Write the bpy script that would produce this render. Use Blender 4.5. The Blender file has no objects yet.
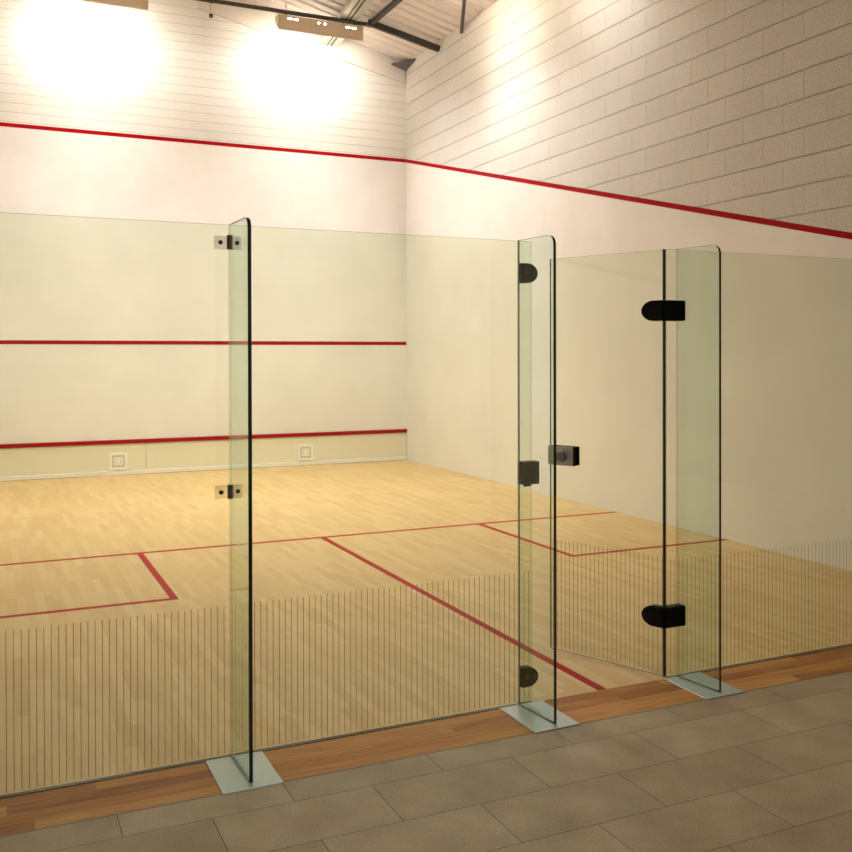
import bpy, bmesh, math, random
from mathutils import Vector, Matrix
random.seed(7)
C = bpy.context.scene
COL = C.collection

# ------------------------------------------------------------------ dimensions (metres)
W = 6.423          # inner face of the right side wall
L = 9.598          # front wall
GH = 2.18          # glass height
RZ, RS = 6.17, 0.25   # eaves height at the right wall and slope of the roof
RIDGE = 3.21

def roof_z(x):
    return RZ + RS * (W - x) if x > RIDGE else RZ + RS * x

# ------------------------------------------------------------------ camera
cam_d = bpy.data.cameras.new('camera')
cam = bpy.data.objects.new('camera', cam_d)
COL.objects.link(cam)
yaw, pitch, roll = 0.4229, -0.0057, -0.0022
fwd = Vector((math.sin(yaw) * math.cos(pitch), math.cos(yaw) * math.cos(pitch), math.sin(pitch)))
rt = Vector((math.cos(yaw), -math.sin(yaw), 0))
up = rt.cross(fwd)
r2 = rt * math.cos(roll) + up * math.sin(roll)
u2 = -rt * math.sin(roll) + up * math.cos(roll)
m = Matrix((r2, u2, -fwd)).transposed().to_4x4()
m.translation = Vector((0.4554, -3.8044, 1.6493))
cam.matrix_world = m
cam_d.sensor_width = 36
cam_d.lens = 938.44 / 852 * 36
cam_d.shift_x = (426 - 410.06) / 852
cam_d.shift_y = (359.6 - 426) / 852
cam_d.clip_end = 60
C.camera = cam

# ------------------------------------------------------------------ world and exposure
C.view_settings.view_transform = 'Standard'
C.view_settings.look = 'None'
C.view_settings.gamma = 1.0
C.view_settings.use_curve_mapping = False
C.view_settings.exposure = 0.72
wd = bpy.data.worlds.new('world')
C.world = wd
wd.use_nodes = True
wd.node_tree.nodes['Background'].inputs[0].default_value = (0.9, 0.8, 0.62, 1)
wd.node_tree.nodes['Background'].inputs[1].default_value = 0.05

LAMP = (1.0, 0.985, 0.95)
P_FRONT = 15      # fittings that wash the front wall
P_SIDE = 3.0       # fittings that wash the side walls
P_DOWN = 60      # their downlight over the court

# ------------------------------------------------------------------ helpers
def tag(o, label=None, cat=None, group=None, kind=None):
    if label: o['label'] = label
    if cat: o['category'] = cat
    if group: o['group'] = group
    if kind: o['kind'] = kind
    return o

def empty(name, loc, label=None, cat=None, group=None):
    o = bpy.data.objects.new(name, None)
    o.location = loc
    o.empty_display_size = 0.1
    COL.objects.link(o)
    return tag(o, label, cat, group)

def box(bm, x0, x1, y0, y1, z0, z1, mi=0):
    vs = [bm.verts.new(p) for p in ((x0,y0,z0),(x1,y0,z0),(x1,y1,z0),(x0,y1,z0),(x0,y0,z1),(x1,y0,z1),(x1,y1,z1),(x0,y1,z1))]
    fs = []
    for idx in ((3,2,1,0),(4,5,6,7),(0,1,5,4),(1,2,6,5),(2,3,7,6),(3,0,4,7)):
        f = bm.faces.new([vs[i] for i in idx]); f.material_index = mi; fs.append(f)
    return fs

def bbox(bm, x0, x1, y0, y1, z0, z1, bev=0.003, seg=2):
    t = bmesh.new(); box(t, x0, x1, y0, y1, z0, z1)
    bmesh.ops.bevel(t, geom=t.edges[:], offset=bev, segments=seg, affect='EDGES', profile=0.6)
    merge(bm, t)

def merge(bm, t, M=None):
    if M is not None: t.transform(M)
    me = bpy.data.meshes.new('tmp'); t.to_mesh(me); t.free()
    bm.from_mesh(me); bpy.data.meshes.remove(me)

def prism(bm, pts, off, mi_cap=0, mi_side=0):
    """closed outline of 3-D points, pushed along the vector off"""
    off = Vector(off)
    a = [bm.verts.new(p) for p in pts]
    b = [bm.verts.new(Vector(p) + off) for p in pts]
    f = bm.faces.new(a[::-1]); f.material_index = mi_cap
    f = bm.faces.new(b); f.material_index = mi_cap
    n = len(pts)
    for i in range(n):
        f = bm.faces.new((a[i], a[(i+1) % n], b[(i+1) % n], b[i])); f.material_index = mi_side
    bmesh.ops.recalc_face_normals(bm, faces=bm.faces[:])

def tube(bm, p, q, r, seg=16, r2=None):
    p, q = Vector(p), Vector(q); d = q - p
    t = bmesh.new()
    bmesh.ops.create_cone(t, cap_ends=True, segments=seg, radius1=r, radius2=r if r2 is None else r2, depth=d.length)
    M = Matrix.Translation((p + q) / 2) @ d.to_track_quat('Z', 'Y').to_matrix().to_4x4()
    merge(bm, t, M)

def obj(name, bm, mats, parent=None, smooth=False, M=None):
    me = bpy.data.meshes.new(name)
    bm.to_mesh(me); bm.free()
    for mt in (mats if isinstance(mats, (list, tuple)) else [mats]): me.materials.append(mt)
    if smooth:
        for f in me.polygons: f.use_smooth = True
        try: me.set_sharp_from_angle(angle=math.radians(40))
        except Exception: pass
    o = bpy.data.objects.new(name, me)
    COL.objects.link(o)
    if M is not None: o.matrix_local = M
    if parent is not None: o.parent = parent
    return o

# ------------------------------------------------------------------ materials
class NT:
    def __init__(s, name):
        s.m = bpy.data.materials.new(name); s.m.use_nodes = True
        s.t = s.m.node_tree; s.t.nodes.clear()
        s.out = s.n('ShaderNodeOutputMaterial')
    def n(s, ty, **kw):
        nd = s.t.nodes.new(ty)
        for k, v in kw.items(): setattr(nd, k, v)
        return nd
    def link(s, a, b): s.t.links.new(a, b)
    def val(s, sock, v):
        if hasattr(v, 'links') or isinstance(v, bpy.types.NodeSocket): s.link(v, sock)
        else: sock.default_value = v
    def math(s, op, a, b=0.0, c=None, clamp=False):
        nd = s.n('ShaderNodeMath', operation=op, use_clamp=clamp)
        s.val(nd.inputs[0], a); s.val(nd.inputs[1], b)
        if c is not None: s.val(nd.inputs[2], c)
        return nd.outputs[0]
    def mix(s, f, a, b, blend='MIX'):
        nd = s.n('ShaderNodeMix', data_type='RGBA', blend_type=blend)
        s.val(nd.inputs[0], f); s.val(nd.inputs[6], a); s.val(nd.inputs[7], b)
        return nd.outputs[2]
    def coords(s):
        return s.n('ShaderNodeTexCoord').outputs['Object']
    def sep(s, v):
        nd = s.n('ShaderNodeSeparateXYZ'); s.link(v, nd.inputs[0]); return nd.outputs
    def comb(s, x, y, z):
        nd = s.n('ShaderNodeCombineXYZ')
        for i, v in enumerate((x, y, z)): s.val(nd.inputs[i], v)
        return nd.outputs[0]
    def noise(s, v, scale, detail=3, rough=0.55):
        nd = s.n('ShaderNodeTexNoise'); s.link(v, nd.inputs['Vector'])
        nd.inputs['Scale'].default_value = scale; nd.inputs['Detail'].default_value = detail
        nd.inputs['Roughness'].default_value = rough
        return nd.outputs['Fac']
    def ramp(s, f, stops):
        nd = s.n('ShaderNodeValToRGB'); s.link(f, nd.inputs[0])
        e = nd.color_ramp.elements
        while len(e) < len(stops): e.new(0.5)
        for i, (p, c) in enumerate(stops):
            e[i].position = p; e[i].color = c if len(c) == 4 else (*c, 1)
        return nd.outputs[0]
    def bsdf(s, col, rough=0.5, metal=0.0, spec=0.5, height=None, bd=0.002, bs=1.0, coat=0):
        b = s.n('ShaderNodeBsdfPrincipled')
        s.val(b.inputs['Base Color'], col if not isinstance(col, tuple) else (*col[:3], 1))
        s.val(b.inputs['Roughness'], rough); s.val(b.inputs['Metallic'], metal)
        b.inputs['Specular IOR Level'].default_value = spec
        b.inputs['Coat Weight'].default_value = coat
        if height is not None:
            bp = s.n('ShaderNodeBump'); s.link(height, bp.inputs['Height'])
            bp.inputs['Distance'].default_value = bd; bp.inputs['Strength'].default_value = bs
            s.link(bp.outputs[0], b.inputs['Normal'])
        s.link(b.outputs[0], s.out.inputs[0])
        return s.m

def plain(name, col, rough=0.5, metal=0.0, spec=0.5, var=0.06, scale=40, bd=0.0003):
    t = NT(name); c = t.coords(); n = t.noise(c, scale)
    a = tuple(max(0, v * (1 - var)) for v in col) + (1,); b = tuple(min(1, v * (1 + var)) for v in col) + (1,)
    return t.bsdf(t.mix(n, a, b), rough, metal, spec, n, bd)

def plaster(name, col):
    t = NT(name); c = t.coords()
    n = t.noise(c, 1.3, 5, 0.6); n2 = t.noise(c, 60, 3)
    a = tuple(v * 0.94 for v in col) + (1,); b = tuple(min(1, v * 1.03) for v in col) + (1,)
    base = t.mix(t.ramp(n, [(0.3, (0, 0, 0)), (0.7, (1, 1, 1))]), a, b)
    return t.bsdf(base, 0.45, 0, 0.35, n2, 0.0006)

def block(name, ax, row, length, z0, col, mortar=0.010, depth=0.008, pit=1.0):
    """painted blockwork: horizontal beds every row, upright joints every length"""
    t = NT(name); c = t.coords(); x, y, z = t.sep(c)
    h = y if ax == 'y' else x
    wob = t.math('MULTIPLY', t.math('SUBTRACT', t.noise(c, 3.0, 2), 0.5), 0.010)
    zz = t.math('ADD', t.math('DIVIDE', t.math('SUBTRACT', t.math('ADD', z, wob), z0), row), 40)
    ri = t.math('FLOOR', zz); zf = t.math('SUBTRACT', zz, ri)
    hh = t.math('ADD', t.math('ADD', t.math('DIVIDE', h, length), 40), t.math('MULTIPLY', t.math('MODULO', ri, 2), 0.5))
    hi = t.math('FLOOR', hh); hf = t.math('SUBTRACT', hh, hi)
    def edge(f, w):   # 0 in the joint, 1 on the block
        d = t.math('MINIMUM', f, t.math('SUBTRACT', 1.0, f))
        mr = t.n('ShaderNodeMapRange', interpolation_type='SMOOTHSTEP'); t.link(d, mr.inputs[0])
        mr.inputs[1].default_value = w * 0.25; mr.inputs[2].default_value = w
        return mr.outputs[0]
    ez = edge(zf, mortar / row); eh = edge(hf, mortar * 0.8 / length)
    eh2 = t.math('ADD', t.math('MULTIPLY', eh, 0.45), 0.55)
    body = t.math('MULTIPLY', ez, eh2)
    wn = t.n('ShaderNodeTexWhiteNoise', noise_dimensions='2D'); t.link(t.comb(hi, ri, 0.0), wn.inputs[0])
    pits = t.noise(c, 90, 4, 0.7); pr = t.ramp(pits, [(0.38, (0, 0, 0)), (0.50, (1, 1, 1))])
    big = t.noise(c, 1.1, 4)
    k = t.math('ADD', 0.90, t.math('MULTIPLY', wn.outputs[0], 0.04))
    k = t.math('ADD', k, t.math('MULTIPLY', t.math('SUBTRACT', big, 0.5), 0.12))
    k = t.math('MULTIPLY', k, t.math('ADD', 1 - 0.20 * pit, t.math('MULTIPLY', pr, 0.20 * pit)))
    k = t.math('MULTIPLY', k, t.math('ADD', 0.72, t.math('MULTIPLY', ez, 0.28)))
    cc = t.n('ShaderNodeVectorMath', operation='SCALE'); cc.inputs[0].default_value = col; t.link(k, cc.inputs['Scale'])
    height = t.math('ADD', body, t.math('MULTIPLY', pr, 0.12 * pit))
    return t.bsdf(cc.outputs[0], 0.7, 0, 0.25, height, depth)

def boards(name, along, wid, length, cols, rough, gap=0.0012, grain=1.0, coat=0.0, spec=0.5, gapdark=0.45):
    t = NT(name); c = t.coords(); x, y, z = t.sep(c)
    a, b = (y, x) if along == 'y' else (x, y)
    v = t.math('ADD', t.math('DIVIDE', b, wid), 100); ri = t.math('FLOOR', v); vf = t.math('SUBTRACT', v, ri)
    w1 = t.n('ShaderNodeTexWhiteNoise', noise_dimensions='1D'); t.link(ri, w1.inputs['W'])
    u = t.math('ADD', t.math('ADD', t.math('DIVIDE', a, length), 50), w1.outputs[0]); ui = t.math('FLOOR', u); uf = t.math('SUBTRACT', u, ui)
    w2 = t.n('ShaderNodeTexWhiteNoise', noise_dimensions='2D'); t.link(t.comb(ri, ui, 0.0), w2.inputs[0])
    gv = t.comb(t.math('MULTIPLY', b, 55), t.math('MULTIPLY', a, 3.2), t.math('MULTIPLY', w2.outputs[0], 30))
    g = t.noise(gv, 1.0, 4, 0.6)
    f = t.math('ADD', t.math('MULTIPLY', w2.outputs[0], 0.62), t.math('MULTIPLY', t.math('SUBTRACT', g, 0.5), 0.9 * grain))
    f = t.math('ADD', f, 0.19, clamp=True)
    col = t.ramp(f, [(0.0, cols[0]), (0.5, cols[1]), (1.0, cols[2])])
    de = t.math('MULTIPLY', t.math('MINIMUM', vf, t.math('SUBTRACT', 1.0, vf)), wid)
    du = t.math('MULTIPLY', t.math('MINIMUM', uf, t.math('SUBTRACT', 1.0, uf)), length)
    d = t.math('MINIMUM', de, du)
    mr = t.n('ShaderNodeMapRange'); t.link(d, mr.inputs[0]); mr.inputs[1].default_value = 0; mr.inputs[2].default_value = gap
    mr.inputs[3].default_value = 1 - gapdark; mr.inputs[4].default_value = 1
    cc = t.n('ShaderNodeVectorMath', operation='SCALE'); t.link(col, cc.inputs[0]); t.link(mr.outputs[0], cc.inputs['Scale'])
    rr = t.math('ADD', rough - 0.05, t.math('MULTIPLY', g, 0.12))
    return t.bsdf(cc.outputs[0], rr, 0, spec, mr.outputs[0], 0.0006, coat=coat)

def tiles(name):
    t = NT(name); c = t.coords(); x, y, z = t.sep(c)
    v = t.math('ADD', t.math('DIVIDE', t.math('ADD', y, 0.48), 0.30), 60); ri = t.math('FLOOR', v); vf = t.math('SUBTRACT', v, ri)
    u = t.math('ADD', t.math('DIVIDE', t.math('SUBTRACT', x, 0.87), 0.612), 60)
    u = t.math('ADD', u, t.math('MULTIPLY', t.math('MODULO', ri, 2), 0.5))
    ui = t.math('FLOOR', u); uf = t.math('SUBTRACT', u, ui)
    dv = t.math('MULTIPLY', t.math('MINIMUM', vf, t.math('SUBTRACT', 1.0, vf)), 0.30)
    du = t.math('MULTIPLY', t.math('MINIMUM', uf, t.math('SUBTRACT', 1.0, uf)), 0.612)
    d = t.math('MINIMUM', dv, du)
    mr = t.n('ShaderNodeMapRange'); t.link(d, mr.inputs[0]); mr.inputs[1].default_value = 0.0008; mr.inputs[2].default_value = 0.0024
    w2 = t.n('ShaderNodeTexWhiteNoise', noise_dimensions='2D'); t.link(t.comb(ui, ri, 0.0), w2.inputs[0])
    sp = t.noise(c, 180, 3, 0.7); bl = t.noise(c, 4, 4)
    f = t.math('ADD', t.math('MULTIPLY', sp, 0.72), t.math('MULTIPLY', bl, 0.30)); f = t.math('ADD', f, t.math('MULTIPLY', w2.outputs[0], 0.06))
    col = t.ramp(f, [(0.3, (0.16, 0.115, 0.07)), (0.52, (0.355, 0.262, 0.15)), (0.75, (0.56, 0.44, 0.29))])
    col = t.mix(mr.outputs[0], (0.08, 0.062, 0.045, 1), col)
    return t.bsdf(col, 0.55, 0, 0.4, mr.outputs[0], 0.001)

def glass(name, tint):
    t = NT(name)
    geo = t.n('ShaderNodeNewGeometry')
    ior = t.n('ShaderNodeMapRange'); t.link(geo.outputs['Backfacing'], ior.inputs[0])
    ior.inputs[3].default_value = 1.42; ior.inputs[4].default_value = 1 / 1.42
    fr = t.n('ShaderNodeFresnel'); t.link(ior.outputs[0], fr.inputs[0])
    tr = t.n('ShaderNodeBsdfTransparent'); tr.inputs[0].default_value = (*tint, 1)
    gl = t.n('ShaderNodeBsdfGlossy'); gl.inputs['Roughness'].default_value = 0.0; gl.inputs[0].default_value = (0.95, 1, 0.96, 1)
    mx = t.n('ShaderNodeMixShader'); t.link(fr.outputs[0], mx.inputs[0]); t.link(tr.outputs[0], mx.inputs[1]); t.link(gl.outputs[0], mx.inputs[2])
    t.link(mx.outputs[0], t.out.inputs[0])
    return t.m

def emit(name, col, s):
    t = NT(name); e = t.n('ShaderNodeEmission'); e.inputs[0].default_value = (*col, 1); e.inputs[1].default_value = s
    t.link(e.outputs[0], t.out.inputs[0]); return t.m

M_PLAST = plaster('court_plaster', (0.88, 0.86, 0.83))
M_BLOCK_S = block('painted_blockwork', 'y', 0.2305, 0.44, 2.768, (0.86, 0.83, 0.78), depth=0.012, pit=1.5, mortar=0.0075)
M_BLOCK_F = block('painted_low_blockwork', 'x', 0.1225, 0.44, 4.84, (0.86, 0.84, 0.79), mortar=0.007, depth=0.003, pit=0.4)
M_RED = plain('red_line_paint', (0.36, 0.002, 0.006), 0.5, 0, 0.08)
M_REDF = plain('red_floor_paint', (0.38, 0.006, 0.006), 0.5, 0, 0.1)
M_MAPLE = boards('maple_strip_floor', 'y', 0.057, 0.45, [(0.52, 0.33, 0.135), (0.60, 0.402, 0.182), (0.67, 0.478, 0.245)], 0.38, grain=0.7, gapdark=0.18, spec=0.25)
M_OAK = boards('oak_threshold', 'x', 0.078, 0.9, [(0.22, 0.065, 0.010), (0.43, 0.17, 0.035), (0.60, 0.30, 0.085)], 0.5, gapdark=0.35, spec=0.2, grain=1.5)
M_TILE = tiles('stone_floor_tiles')
M_GLASS = glass('clear_toughened_glass', (0.935, 0.962, 0.895))
M_GFIN = glass('green_toughened_glass', (0.905, 0.962, 0.935))
M_CLEAR = glass('clear_clamp_plastic', (0.86, 0.84, 0.82))
M_JOINT = glass('translucent_joint', (0.80, 0.84, 0.76))
M_EDGE = plain('glass_edge_dark_reflection', (0.006, 0.02, 0.014), 0.08, 0, 0.6, var=0.02, bd=0)  # dark gallery reflected inside the glass edges, painted into the base colour
M_STRIPE = plain('etched_stripe', (0.17, 0.125, 0.055), 0.6)
M_EDGESEAL = plain('dark_edge_seal', (0.025, 0.022, 0.022), 0.4)
M_SILI = plain('grey_silicone', (0.30, 0.30, 0.24), 0.4)
M_SEAL = plain('grey_seal', (0.13, 0.135, 0.12), 0.5)
M_STEEL = plain('brushed_steel', (0.50, 0.47, 0.42), 0.38, 0.3, scale=120)
M_PLATE = plain('floor_plate_steel', (0.42, 0.46, 0.44), 0.4, 0.45, scale=60)
M_CLIP = plain('pale_clamp_plate', (0.62, 0.60, 0.52), 0.35, 0.3)
M_DARKM = plain('dark_bolt_metal', (0.045, 0.045, 0.05), 0.35, 0.6)
M_GREYM = plain('grey_metal', (0.20, 0.20, 0.21), 0.35, 0.7)
M_BLACK = plain('black_plastic', (0.003, 0.003, 0.004), 0.5, 0, 0.15)
M_WHITE = plain('white_painted_board', (0.90, 0.88, 0.82), 0.4)
M_TIN = plain('cream_tin_paint', (0.84, 0.80, 0.64), 0.4)
M_VENT = plain('white_vent_plastic', (0.93, 0.91, 0.84), 0.35)
M_VENTD = plain('vent_recess', (0.70, 0.67, 0.55), 0.6)
M_HOUS = plain('beige_enamel_housing', (0.76, 0.62, 0.46), 0.45, 0, 0.4, var=0.05)
M_TUBE = plain('dark_steel_tube', (0.06, 0.05, 0.045), 0.45, 0.3)
M_GALV = plain('galvanised_steel', (0.66, 0.65, 0.56), 0.45, 0.4, var=0.15, scale=8)
M_DECK = plain('roof_deck_enamel', (0.80, 0.74, 0.70), 0.5, 0, 0.3, var=0.03, scale=3)
M_LAMP = emit('lamp_tube_glow', (1.0, 0.93, 0.8), 12)
M_SOFF = plain('pale_soffit_board', (0.72, 0.68, 0.62), 0.6)

# ------------------------------------------------------------------ floors
bm = bmesh.new(); box(bm, 0, W, 0, L, -0.12, 0)
floor = tag(obj('floor', bm, M_MAPLE), kind='structure')
bm = bmesh.new(); box(bm, -3.0, 9.0, -6.5, -0.31, -0.12, 0.0)
tag(obj('floor_gallery', bm, M_TILE), kind='structure')
bm = bmesh.new(); box(bm, -3.0, 9.0, -0.306, -0.002, -0.12, 0.0)
tag(obj('trim_1', bm, M_OAK), kind='structure')
bm = bmesh.new(); box(bm, -3.0, 9.0, -0.31, -0.306, -0.12, 0.001)
tag(obj('trim_2', bm, M_SEAL), kind='structure')

T = 0.0012
def fline(name, x0, x1, y0, y1):
    bm = bmesh.new(); box(bm, x0, x1, y0, y1, -0.002, T)
    return obj(name, bm, M_REDF, floor)
fline('short_line', 0, W, 4.205, 4.255)
fline('half_court_line', 3.175, 3.225, 0.003, 4.205)
fline('service_box_side_line', 1.575, 1.625, 2.653, 4.205)
fline('service_box_back_line', 0, 1.625, 2.603, 2.653)
fline('service_box_side_line', 4.775, 4.825, 2.653, 4.205)
fline('service_box_back_line', 4.775, W, 2.603, 2.653)

# ------------------------------------------------------------------ walls
ZO = 4.67    # centre height of the out line on the front wall
ZB = 2.20    # centre height of the out line at the glass
def zout(y): return ZB + (ZO - ZB) * y / L

def side_wall(name, x, nx):
    th = 0.22
    bm = bmesh.new()
    prism(bm, [(x, 0, 0), (x, L, 0), (x, L, zout(L)), (x, 0, zout(0))], (th * nx, 0, 0), 0, 0)
    prism(bm, [(x, 0, zout(0)), (x, L, zout(L)), (x, L, RZ), (x, 0, RZ)], (th * nx, 0, 0), 1, 1)
    return tag(obj(name, bm, [M_PLAST, M_BLOCK_S]), kind='structure')
wr = side_wall('wall_right', W, 1)
wl = side_wall('wall_left', 0, -1)
def side_line(parent, x, nx):
    bm = bmesh.new(); h = 0.026
    prism(bm, [(x, 0, zout(0) - h), (x, L, zout(L) - h), (x, L, zout(L) + h), (x, 0, zout(0) + h)], (-0.002 * nx, 0, 0))
    obj('out_line', bm, M_RED, parent)
side_line(wr, W, 1); side_line(wl, 0, -1)

bm = bmesh.new()
box(bm, -0.22, W + 0.22, L, L + 0.22, 0, ZO, 0)
prism(bm, [(-0.22, L, ZO), (W + 0.22, L, ZO), (W + 0.22, L, roof_z(W)), (RIDGE, L, roof_z(RIDGE)), (-0.22, L, RZ)], (0, 0.22, 0), 1, 1)
wf = tag(obj('wall_front', bm, [M_PLAST, M_BLOCK_F]), kind='structure')
bm = bmesh.new(); box(bm, 0, W, L - 0.002, L, ZO - 0.026, ZO + 0.026); obj('out_line', bm, M_RED, wf)
bm = bmesh.new(); box(bm, 0, W, L - 0.002, L, 1.793, 1.845); obj('service_line', bm, M_RED, wf)

# soffit board that follows the roof slope along the top of the front wall
bm = bmesh.new()
prism(bm, [(W - 0.02, L - 0.03, 5.87), (RIDGE, L - 0.03, 5.87 + (W - RIDGE) * 0.215), (RIDGE, L - 0.03, roof_z(RIDGE) - 0.02), (W - 0.02, L - 0.03, roof_z(W) - 0.02)], (0, 0.028, 0))
tag(obj('trim_3', bm, M_SOFF), kind='structure')

# gallery behind the camera
bm = bmesh.new(); box(bm, -3.0, 9.0, -6.7, -6.5, 0, 6.0)
tag(obj('wall_back', bm, M_BLOCK_F), kind='structure')

# ------------------------------------------------------------------ roof: ribbed steel deck
def deck(name, xa, za, xb, zb):
    bm = bmesh.new()
    prof = []
    y = -0.4; p = 0.20
    while y < L + 0.3:
        prof += [(y, 0.0), (y + 0.118, 0.0), (y + 0.135, 0.024), (y + 0.183, 0.024)]
        y += p
    va = [bm.verts.new((xa, yy, za + dz)) for yy, dz in prof]
    vb = [bm.verts.new((xb, yy, zb + dz)) for yy, dz in prof]
    va2 = [bm.verts.new((xa, yy, za + dz + 0.02)) for yy, dz in prof]
    vb2 = [bm.verts.new((xb, yy, zb + dz + 0.02)) for yy, dz in prof]
    for i in range(len(prof) - 1):
        bm.faces.new((va[i], vb[i], vb[i+1], va[i+1]))
        bm.faces.new((va2[i], va2[i+1], vb2[i+1], vb2[i]))
    return tag(obj(name, bm, M_DECK), kind='structure')
deck('ceiling', RIDGE, roof_z(RIDGE) + 0.001, W + 0.22, roof_z(W + 0.22))
deck('ceiling_left', RIDGE, roof_z(RIDGE) + 0.001, -0.22, RZ - 0.055)

def beam(name, p, q, w, h, mat, label, cat, parts=None):
    """rectangular hollow section from p to q"""
    p, q = Vector(p), Vector(q); d = q - p; ln = d.length
    bm = bmesh.new(); bbox(bm, -w/2, w/2, -h/2, h/2, 0, ln, 0.004, 1)
    Z = d.normalized(); X = Z.cross(Vector((0, 0, 1))).normalized(); Y = Z.cross(X)
    Mx = Matrix((X, Y, Z)).transposed().to_4x4(); Mx.translation = p
    bm.transform(Mx)
    return tag(obj(name, bm, mat), label, cat)

# rafter, diagonal brace and galvanised tray below the deck
beam('rafter', (W, 8.40, 6.055), (5.36, 8.53, 6.335), 0.06, 0.085, M_TUBE, 'dark steel rafter sloping down to the right wall under the ribbed roof', 'beam')
beam('roof_brace', (W - 0.003, 7.70, 6.08), (5.72, 6.20, 6.27), 0.045, 0.045, M_TUBE, 'thin dark steel brace near vertical in view at the right wall top', 'brace')
beam('service_tube', (5.42, 8.62, 6.33), (5.42, 6.4, 6.33), 0.06, 0.07, M_TUBE, 'dark tube running from the light fitting back under the roof', 'tube')

TBX, TBY, TBZ = 5.06, 7.86, 6.43
tray = empty('cable_tray', (5.15, L - 0.03, 6.30), 'galvanised steel cable tray crossing above the right-hand light fitting to the front wall', 'cable tray')
A = Vector((0, 0, 0)); B = Vector((TBX, TBY, TBZ)) - Vector((5.15, L - 0.03, 6.30))
def tray_part(name, off, w, h, zo, mat):
    d = (B - A); Z = d.normalized(); X = Z.cross(Vector((0, 0, 1))).normalized(); Y = Z.cross(X)
    Mx = Matrix((X, Y, Z)).transposed().to_4x4()
    bm = bmesh.new(); bbox(bm, off - w/2, off + w/2, zo - h/2, zo + h/2, 0, d.length, 0.003, 1); bm.transform(Mx)
    return obj(name, bm, mat, tray)
tray_part('tray_base', 0, 0.25, 0.012, 0.0, M_GALV)
tray_part('side_rail', -0.13, 0.014, 0.06, 0, M_GALV)
tray_part('side_rail', 0.13, 0.014, 0.06, 0, M_GALV)
tray_part('cable', -0.03, 0.016, 0.016, 0.016, M_TUBE)
tray_part('cable', 0.03, 0.012, 0.012, 0.014, M_TUBE)

# long horizontal carrier tube of the front lights
bm = bmesh.new(); tube(bm, (0.80, 8.62, 6.335), (5.40, 8.62, 6.335), 0.028)
tag(obj('carrier_tube', bm, M_TUBE, smooth=True), 'long dark tube carrying the light fittings in front of the front wall', 'tube')
# short drop pipe
dp = empty('drop_pipe', (3.17, 8.62, 6.30), 'short grey drop pipe hanging from the carrier tube between the lights', 'pipe')
bm = bmesh.new(); tube(bm, (0, 0, 0), (0, 0, -0.15), 0.021); obj('stem', bm, M_GALV, dp, True)
bm = bmesh.new(); tube(bm, (0, 0, -0.145), (0, 0, -0.185), 0.026); obj('end_cap', bm, M_TUBE, dp, True)
bm = bmesh.new(); tube(bm, (-0.02, 0, 0.03), (0.02, 0, 0.03), 0.042); obj('clip', bm, M_TUBE, dp, True)
# corner bracket under the roof
cb = empty('corner_bracket', (W, L, 6.13), 'dark grey triangular bracket in the corner under the roof', 'bracket')
bm = bmesh.new(); prism(bm, [(-0.26, -0.02, 0.02), (-0.005, -0.40, 0.02), (-0.005, -0.02, 0.02)], (0, 0, -0.02)); obj('shelf_plate', bm, M_GREYM, cb)
bm = bmesh.new(); prism(bm, [(-0.26, -0.035, 0.0), (-0.005, -0.40, 0.0), (-0.005, -0.03, -0.07), (-0.03, -0.03, -0.07)], (0, 0.012, 0)); obj('web_plate', bm, M_GREYM, cb)

# ------------------------------------------------------------------ light fittings
def area(parent, loc, direction, sx, sy, power, spread=math.pi, col=LAMP):
    ld = bpy.data.lights.new('lamp_light', 'AREA'); ld.shape = 'RECTANGLE'; ld.size = sx; ld.size_y = sy
    ld.energy = power; ld.color = col; ld.spread = spread
    o = bpy.data.objects.new('lamp_light', ld); COL.objects.link(o); o.parent = parent
    o.location = loc; o.rotation_euler = Vector(direction).to_track_quat('-Z', 'Y').to_euler()
    return o

def fitting(loc, rz, label, power, wash, spread, down):
    """trough reflector: enamel back plate, hood, end cheeks, two tubes; local +y is the side that is lit"""
    e = empty('light_fitting', loc, label, 'light fitting', 'trough light fittings above the court')
    e.rotation_euler = (0, 0, rz)
    w, h = 1.24, 0.21
    bm = bmesh.new()
    bbox(bm, -w/2, w/2, -0.006, 0.0, -h, 0, 0.002, 1)
    bbox(bm, -w/2, w/2, 0.0, 0.17, -0.006, 0, 0.002, 1)
    obj('housing', bm, M_HOUS, e)
    for s in (-1, 1):
        bm = bmesh.new(); prism(bm, [(s*(w/2 + 0.001), -0.006, 0), (s*(w/2 + 0.001), 0.17, 0), (s*(w/2 + 0.001), 0.10, -h*0.6), (s*(w/2 + 0.001), -0.006, -h)], (-s*0.006, 0, 0))
        obj('end_cheek', bm, M_HOUS, e)
    for k, y in enumerate((0.05, 0.11)):
        bm = bmesh.new(); tube(bm, (-w/2 + 0.03, y, -0.04), (w/2 - 0.03, y, -0.04), 0.013); obj('lamp_tube', bm, M_LAMP, e, True)
    for cx, sw in ((-0.455, 0.06), (-0.365, 0.06), (-0.04, 0.03), (0.05, 0.03), (0.39, 0.06), (0.48, 0.06)):
        bm = bmesh.new(); box(bm, cx - sw/2, cx + sw/2, -0.0075, -0.004, -0.058, -0.040); obj('slot_glow', bm, M_LAMP, e)  # glowing patches stand in for lamp light leaking through openings
    for sx in (-0.50, 0.50):
        bm = bmesh.new(); tube(bm, (sx, 0.03, 0.0), (sx, 0.03, roof_z(loc[0] + 0.5) - loc[2] - 0.02 if rz == 0 else roof_z(loc[0]) - loc[2] - 0.005), 0.004, 8); tube(bm, (sx, 0.03, 0.0), (sx, 0.03, 0.05), 0.02, 12)
        obj('suspension_rod', bm, M_TUBE, e, True)
    area(e, (0, 0.09, -0.075), wash, 1.12, 0.10, power, spread)
    if down: area(e, (0, 0.10, -0.09), (0, -0.45, -1), 1.12, 0.12, down, math.radians(125))
    return e

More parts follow.
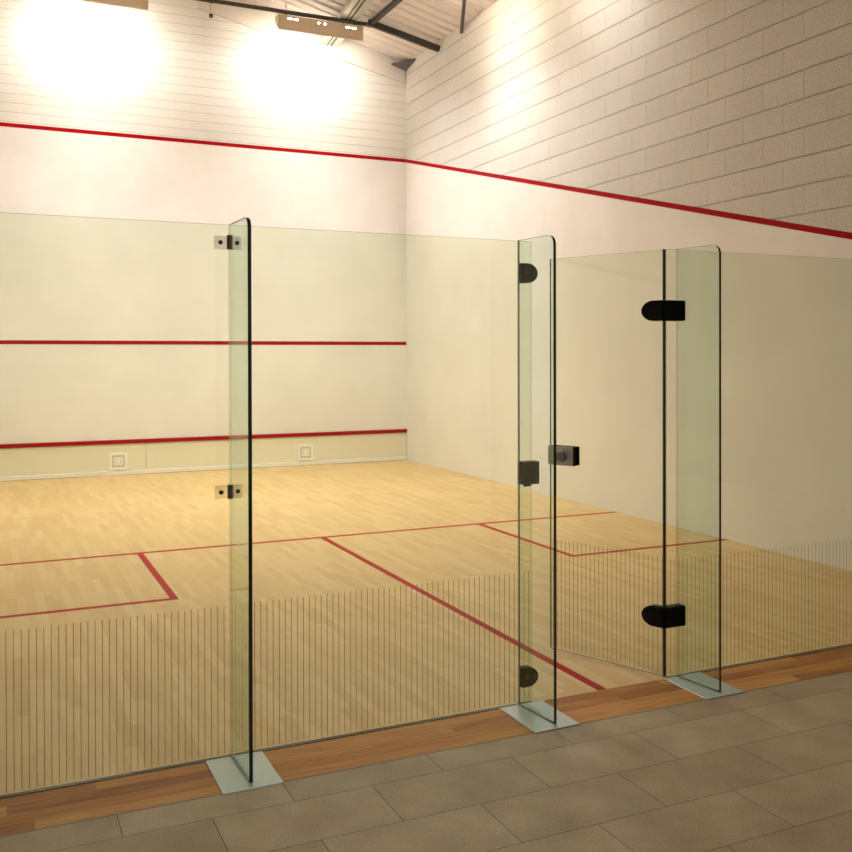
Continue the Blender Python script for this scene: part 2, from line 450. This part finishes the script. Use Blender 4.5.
fitting((4.70, 8.60, 6.29), 0, 'beige trough light fitting hanging in front of the front wall right of the drop pipe', P_FRONT, (0, 0.85, -0.6), math.radians(135), 30)
fitting((1.735, 8.60, 6.29), 0, 'beige trough light fitting at the upper left edge cut by the frame', P_FRONT, (0, 0.85, -0.6), math.radians(135), 30)
fitting((5.55, 6.3, 6.30), -math.pi/2, 'trough light fitting above the court washing the right wall, farther one', P_SIDE, (0, 0.8, -1.45), math.radians(80), P_DOWN)
fitting((5.55, 4.3, 6.30), -math.pi/2, 'trough light fitting above the court washing the right wall, nearer one', P_SIDE * 0.7, (0, 0.8, -1.1), math.radians(80), P_DOWN * 0.2)
fitting((0.87, 6.3, 6.30), math.pi/2, 'trough light fitting above the court washing the left wall, farther one', P_SIDE, (0, 0.8, -1.45), math.radians(80), P_DOWN)
fitting((0.87, 4.3, 6.30), math.pi/2, 'trough light fitting above the court washing the left wall, nearer one', P_SIDE * 0.7, (0, 0.8, -1.1), math.radians(80), P_DOWN * 0.2)

# ------------------------------------------------------------------ tin along the foot of the front wall
tin = empty('tin', (0, L, 0), 'low cream tin board along the foot of the front wall under a red strip', 'tin')
edges = [0.004, 2.455, 3.955, W - 0.004]
for i in range(3):
    bm = bmesh.new(); bbox(bm, edges[i] + 0.002, edges[i+1] - 0.002, -0.022, -0.003, 0.06, 0.428, 0.002, 1); obj('tin_panel', bm, M_TIN, tin)
bm = bmesh.new(); bbox(bm, 0.004, W - 0.004, -0.04, -0.003, 0.43, 0.482, 0.006, 2); tag(obj('top_strip', bm, M_RED, tin), 'red top strip')
bm = bmesh.new(); bbox(bm, 0.004, W - 0.004, -0.034, -0.003, 0.002, 0.058, 0.003, 1); tag(obj('base_strip', bm, M_WHITE, tin), 'white base strip')
def vent(x, label):
    e = empty('vent_plate', (x, L - 0.023, 0.19), label, 'vent', 'vent plates on the tin')
    bm = bmesh.new()
    for a in ((-0.12, -0.085, -0.12, 0.12), (0.085, 0.12, -0.12, 0.12), (-0.085, 0.085, 0.085, 0.12), (-0.085, 0.085, -0.12, -0.085)):
        box(bm, a[0], a[1], -0.014, 0.0, a[2], a[3])
    obj('frame', bm, M_VENT, e)
    bm = bmesh.new(); box(bm, -0.085, 0.085, -0.004, 0, -0.085, 0.085); obj('recess', bm, M_VENTD, e)
    bm = bmesh.new(); bbox(bm, -0.055, 0.055, -0.012, -0.004, -0.055, 0.055, 0.002, 1); obj('cover', bm, M_VENT, e)
    for sx in (-0.03, 0.03):
        bm = bmesh.new(); box(bm, sx - 0.006, sx + 0.006, -0.0135, -0.012, -0.04, 0.04); obj('slot', bm, M_VENTD, e)
vent(2.083, 'square white vent plate on the tin, the left one, beside the first upright panel seam')
vent(4.766, 'square white vent plate on the tin, the right one, nearer the corner')

# ------------------------------------------------------------------ glass back wall
def pane_mesh(x0, x1, y0, y1, z0, z1):
    bm = bmesh.new(); fs = box(bm, x0, x1, y0, y1, z0, z1, 2)
    fs[2].material_index = 0; fs[4].material_index = 0; fs[0].material_index = 1; fs[1].material_index = 1
    return bm
def stripes(parent, x0, x1, y, z0, z1, pitch=0.0265, w=0.0020, back=True):
    bm = bmesh.new(); n = int((x1 - x0) / pitch)
    off = ((x1 - x0) - (n) * pitch) / 2
    for i in range(n + 1):
        x = x0 + off + i * pitch
        if x0 + 0.008 < x < x1 - 0.008: box(bm, x - w/2, x + w/2, y, y + 0.0004, z0, z1)
    return obj('safety_stripes', bm, M_STRIPE, parent)
def panel(x0, x1, label, ztop):
    e = empty('glass_screen', (x0, 0, 0), label, 'glass panel', 'glass panels of the back wall')
    w = x1 - x0
    obj('pane', pane_mesh(0, w, 0, 0.012, 0.004, GH), [M_GLASS, M_EDGE, M_JOINT], e)
    stripes(e, 0.0, w, 0.0121, 0.012, ztop)
    bm = bmesh.new(); box(bm, 0, w, -0.005, -0.0005, 0.0, 0.003); box(bm, 0, w, 0.0125, 0.017, 0.0, 0.003)
    obj('bottom_seal', bm, M_SEAL, e)
    return e
F1, F2, F3 = 1.369, 2.735, 3.674
p1 = panel(0.004, F1 - 0.003, 'clear glass panel left of the leftmost fin, striped at the bottom', 0.618)
p2 = panel(F1 + 0.003, 2.797, 'clear glass panel between the leftmost fin and the doorway', 0.620)
p3 = panel(3.595, W - 0.004, 'clear glass panel right of the glass door, under the block wall', 0.598)

def fin(xb, xn, label):
    """upright fin from the pane (y=0) towards the gallery, near top corner rounded"""
    a, b = Vector((xb, -0.007, 0)), Vector((xn, -0.274, 0))
    d = (b - a); ln = d.length; u = d.normalized(); nrm = Vector((u.y, -u.x, 0)) * 0.0075
    e = empty('glass_fin', a, label, 'glass fin', 'glass fins bracing the back wall')
    r = 0.045; top = GH; pts = [(0, 0.006), (ln, 0.006)]
    for k in range(9):
        t = k / 8 * math.pi / 2; pts.append((ln - r + r * math.cos(t), top - r + r * math.sin(t)))
    pts.append((0, top))
    P = [u * s + Vector((0, 0, z)) - nrm for s, z in pts]
    bm = bmesh.new(); prism(bm, P, nrm * 2, 0, 1)
    bm.faces.ensure_lookup_table(); bm.faces[-1].material_index = 2
    obj('pane', bm, [M_GFIN, M_EDGE, M_JOINT], e)
    bm = bmesh.new(); box(bm, xb - 0.0025, xb + 0.0025, -0.0068, -0.0008, 0.01, top - 0.002); obj('silicone_joint', bm, M_SILI, e)
    return e
fin1 = fin(1.360, 1.371, 'leftmost tall glass fin standing on a steel plate, held by two clamps')
fin2 = fin(2.722, 2.748, 'middle tall glass fin at the left side of the doorway')
fin3 = fin(3.655, 3.692, 'rightmost tall glass fin beside the black door hinges')

# clamps on the leftmost fin
def clamp(z):
    e = bpy.data.objects.new('clamp', None); COL.objects.link(e); e.parent = fin1; e.location = (0.0, 0, z)
    for s in (-1, 1):
        x0, x1 = (-0.066, -0.010) if s < 0 else (0.010, 0.044)
        bm = bmesh.new(); bbox(bm, x0, x1, -0.006, 0.005, -0.027, 0.027, 0.002, 1); obj('clamp_plate', bm, M_CLEAR, e)
        cx = -0.042 if s < 0 else 0.027
        bm = bmesh.new(); tube(bm, (cx, -0.005, 0), (cx, -0.012, 0), 0.009, 20); obj('bolt', bm, M_DARKM, e, True)
    bm = bmesh.new(); tube(bm, (-0.004, -0.012, -0.028), (-0.004, -0.012, 0.030), 0.0125, 20); obj('barrel', bm, M_GREYM, e, True)
clamp(2.105); clamp(1.090)

def floor_plate(xc, label):
    bm = bmesh.new(); bbox(bm, xc - 0.121, xc + 0.115, -0.318, -0.0065, 0.0, 0.0045, 0.002, 1)
    tag(obj('floor_plate', bm, M_PLATE), label, 'floor plate', 'steel plates under the fins')
floor_plate(1.372, 'grey steel floor plate under the leftmost glass fin')
floor_plate(2.737, 'grey steel floor plate under the middle glass fin')
floor_plate(3.692, 'grey steel floor plate under the rightmost glass fin')

# stops and strike on the free edge of the second panel
ox = -(F1 + 0.003)
def stop(z):
    bm = bmesh.new(); x0, x1, h = 2.737 + ox, 2.824 + ox, 0.046
    pts = [(x0, z - h)]
    for k in range(13):
        t = -math.pi/2 + k / 12 * math.pi; pts.append((x1 - 0.055 + 0.055 * math.cos(t), z + h * math.sin(t)))
    pts.append((x0, z + h))
    prism(bm, [(x, -0.016, zz) for x, zz in pts], (0, 0.045, 0))
    bmesh.ops.bevel(bm, geom=[e for e in bm.edges if abs(e.verts[0].co.y - e.verts[1].co.y) < 1e-5], offset=0.004, segments=2, affect='EDGES')
    o = obj('door_stop', bm, M_BLACK, p2)
    for cx in (x0 + 0.025, x0 + 0.068):
        bm = bmesh.new(); tube(bm, (cx, -0.015, z), (cx, -0.019, z), 0.009, 18); obj('screw_cap', bm, M_DARKM, o, True)
stop(2.029); stop(0.128)
bm = bmesh.new(); bbox(bm, 2.737 + ox, 2.828 + ox, -0.02, 0.032, 1.036, 1.144, 0.005, 2)
strike = obj('strike_box', bm, M_BLACK, p2)
bm = bmesh.new(); bbox(bm, 2.738 + ox, 2.78 + ox, -0.024, -0.019, 1.028, 1.05, 0.002, 1); obj('strike_lip', bm, M_BLACK, strike)

# ------------------------------------------------------------------ glass door, swung into the court
hx, hy = 3.579, 0.005
door = empty('glass_door', (hx, hy, 0), 'frameless glass door standing open into the court with black hinges', 'glass door')
fx, fy = 3.31, 0.635
ang = math.atan2(fy - hy, fx - hx)      # direction of the leaf from the hinge
door.rotation_euler = (0, 0, ang)
DL = math.hypot(fx - hx, fy - hy)
# local: +x along the leaf, gallery face is local +y
obj('pane', pane_mesh(0.0, DL, -0.006, 0.006, 0.012, GH - 0.004), [M_GLASS, M_EDGE, M_EDGE], door)
stripes(door, 0.0, DL, -0.0066, 0.02, 0.62, pitch=0.0265)
bm = bmesh.new(); box(bm, -0.008, 0.001, -0.008, 0.008, 0.012, GH - 0.002); tag(obj('edge_seal', bm, M_EDGESEAL, door), 'dark edge seal on the hinge side')
def hinge(z):
    h = 0.052
    e = bpy.data.objects.new('hinge', None); COL.objects.link(e); e.parent = door; e.location = (0, 0, z)
    # leaf half: rounded nose, one cheek on each face of the glass
    pts = [(-0.012, -h), (0.058, -h)]
    for k in range(1, 12):
        t = -math.pi/2 + k / 12 * math.pi; pts.append((0.056 + 0.060 * math.cos(t) ** 1.25, h * math.sin(t)))
    pts += [(0.058, h), (-0.012, h)]
    bm = bmesh.new(); prism(bm, [(x, -0.024, zz) for x, zz in pts], (0, 0.048, 0))
    bmesh.ops.bevel(bm, geom=[q for q in bm.edges if abs(q.verts[0].co.y - q.verts[1].co.y) < 1e-5], offset=0.005, segments=2, affect='EDGES')
    obj('leaf_clamp', bm, M_BLACK, e)
    # fixed half on the side panel, lies in the plane of the glass wall
    R = Matrix.Rotation(-ang, 4, 'Z')
    bm = bmesh.new(); bbox(bm, -0.01, 0.121, -0.026, 0.03, -h, h, 0.008, 3); bm.transform(R); obj('wall_clamp', bm, M_BLACK, e)
    bm = bmesh.new(); tube(bm, (0, 0, -h), (0, 0, h), 0.018, 20); obj('hinge_pin', bm, M_BLACK, e, True)
hinge(1.868); hinge(0.312)
# lock case near the free edge
lk = bpy.data.objects.new('lock', None); COL.objects.link(lk); lk.parent = door; lk.location = (DL - 0.022, 0.006, 1.092)
bm = bmesh.new(); bbox(bm, -0.150, 0.012, -0.0, 0.032, -0.052, 0.052, 0.002, 1); obj('lock_case', bm, M_BLACK, lk)
bm = bmesh.new(); bbox(bm, -0.149, 0.011, 0.032, 0.036, -0.051, 0.051, 0.001, 1); tag(obj('face_plate', bm, M_STEEL, lk), 'steel face plate')
bm = bmesh.new(); bbox(bm, -0.149, 0.011, -0.034, -0.013, -0.051, 0.051, 0.002, 1); obj('rear_case', bm, M_BLACK, lk)
bm = bmesh.new(); tube(bm, (-0.09, 0.036, 0), (-0.09, 0.055, 0), 0.020, 24); tube(bm, (-0.09, 0.055, 0), (-0.09, 0.075, 0), 0.030, 28, 0.025); obj('knob', bm, M_GREYM, lk, True)

# ------------------------------------------------------------------ unseen light added over the gallery to brighten the tiles
def gallery_fill(x, y, z, power, label):
    e = empty('gallery_fill_light', (x, y, z), label, 'fill light', 'fill lights added over the gallery')
    bm = bmesh.new(); bbox(bm, -0.6, 0.6, -0.08, 0.08, 0, 0.06, 0.006, 2); obj('housing', bm, M_WHITE, e)
    bm = bmesh.new(); bbox(bm, -0.57, 0.57, -0.05, 0.05, -0.02, -0.001, 0.006, 2); obj('diffuser', bm, M_LAMP, e)
    area(e, (0, 0, -0.03), (0, 0, -1), 1.1, 0.1, power)
gallery_fill(2.5, -2.2, 5.2, 25, 'long unseen light added over the gallery to brighten the tiles')
